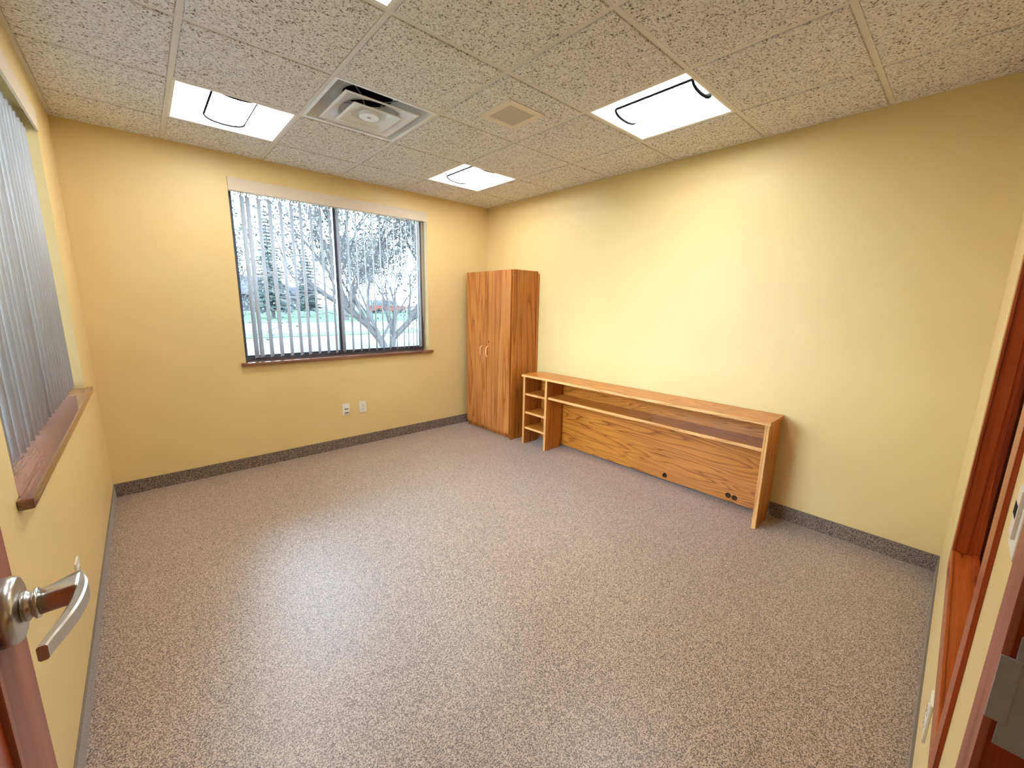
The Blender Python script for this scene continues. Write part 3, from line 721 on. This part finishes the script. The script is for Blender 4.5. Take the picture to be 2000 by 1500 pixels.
def house(name, x, y, w_, d_, eave, ridge, gable, label, wins):
    r = empty(name, (x, y, G), label=label, cat='house' if name == 'house' else 'shed')
    boxes('walls', [(-w_ / 2, w_ / 2, 0, d_, 0, eave)], M['siding'], r)
    bm = bmesh.new(); prism(bm, [(-0.4, eave - 0.1), (d_ / 2, ridge), (d_ + 0.4, eave - 0.1), (d_ + 0.4, eave - 0.25), (d_ / 2, ridge - 0.2), (-0.4, eave - 0.25)], 0, -w_ / 2 - 0.3, w_ / 2 + 0.3); fin('roof', bm, M['roof'], r)
    boxes('eave_board', [(-w_ / 2 - 0.3, w_ / 2 + 0.3, -0.46, -0.40, eave - 0.28, eave - 0.05)], M['trimw'], r)
    for (u, z, a, b) in wins:
        f = boxes('window', [(u - a / 2 - 0.08, u + a / 2 + 0.08, -0.05, 0.02, z - 0.08, z + b + 0.08)], M['trimw'], r); [boxes('pane', [(p0, p1, -0.08, -0.04, z, z + b)], M['hglass'], f) for p0, p1 in ((u - a / 2, u - 0.03), (u + 0.03, u + a / 2))]
    if gable:
        gx, gw, ge, gr = gable
        bm = bmesh.new(); prism(bm, [(gx - gw / 2, 0), (gx + gw / 2, 0), (gx + gw / 2, ge), (gx, gr), (gx - gw / 2, ge)], 1, -2.0, 2.0); fin('gable_wall', bm, M['trimw'], r)
        bm = bmesh.new(); prism(bm, [(gx - gw / 2 - 0.4, ge - 0.2), (gx, gr + 0.12), (gx + gw / 2 + 0.4, ge - 0.2), (gx + gw / 2 + 0.4, ge - 0.35), (gx, gr - 0.05), (gx - gw / 2 - 0.4, ge - 0.35)], 1, -2.3, 3.0); fin('gable_roof', bm, M['roof'], r)
        f = boxes('window', [(gx - 0.9, gx + 0.9, -2.06, -1.99, 0.8, 2.0)], M['trimw'], r); [boxes('pane', [(p0, p1, -2.1, -2.04, 0.9, 1.9)], M['hglass'], f) for p0, p1 in ((gx - 0.8, gx - 0.05), (gx + 0.05, gx + 0.8))]
    return r
house('house', 9.2, 64, 13.5, 9, 2.6, 5.0, (4.6, 4.4, 2.6, 4.9), 'grey house with pitched roof and a pale gable across the lawn', [(-4, 0.9, 1.6, 1.1), (-0.5, 0.9, 1.6, 1.1)])
house('garden_shed', 19.0, 68, 4.2, 4, 2.2, 3.7, None, 'small grey shed beside the gabled house', [(0.4, 0.9, 1.0, 0.8)])
fe = empty('chain_fence', (0, 44, G), label='low grey wire fence along the far edge of the lawn', cat='fence')
for k in range(22):
    bm = bmesh.new(); tube(bm, [(2 + 1.8 * k, 0, 0), (2 + 1.8 * k, 0, 1.15)], 0.03, 6); fin('post', bm, M['fence'], fe)
for z in (0.15, 0.65, 1.12): boxes('rail', [(2, 39.8, -0.02, 0.02, z - 0.02, z + 0.02)], M['fence'], fe)
va = empty('parked_van', (25.2, 50.5, G), label='red and white van parked across the lawn', cat='van')
bm = bmesh.new(); prism(bm, [(-2.4, 0.35), (2.4, 0.35), (2.4, 1.0), (2.2, 1.05), (-2.4, 1.05)], 1, -0.9, 0.9); fin('body', bm, M['red'], va)
bm = bmesh.new(); prism(bm, [(-2.35, 1.05), (1.5, 1.05), (1.0, 1.8), (-2.2, 1.85)], 1, -0.85, 0.85); fin('cab', bm, M['trimw'], va)
for a, b in ((-2.0, -1.0), (-0.9, 0.1), (0.2, 0.9)): boxes('pane', [(a, b, -0.88, -0.84, 1.2, 1.65)], M['hglass'], va)
for x in (-1.5, 1.5):
    for s in (-0.9, 0.75):
        bm = bmesh.new(); lathe(bm, [(s, 0.34), (s + 0.15, 0.34)], 1, (x, 0, 0.34), 16); fin('wheel', bm, M['tyre'], va)
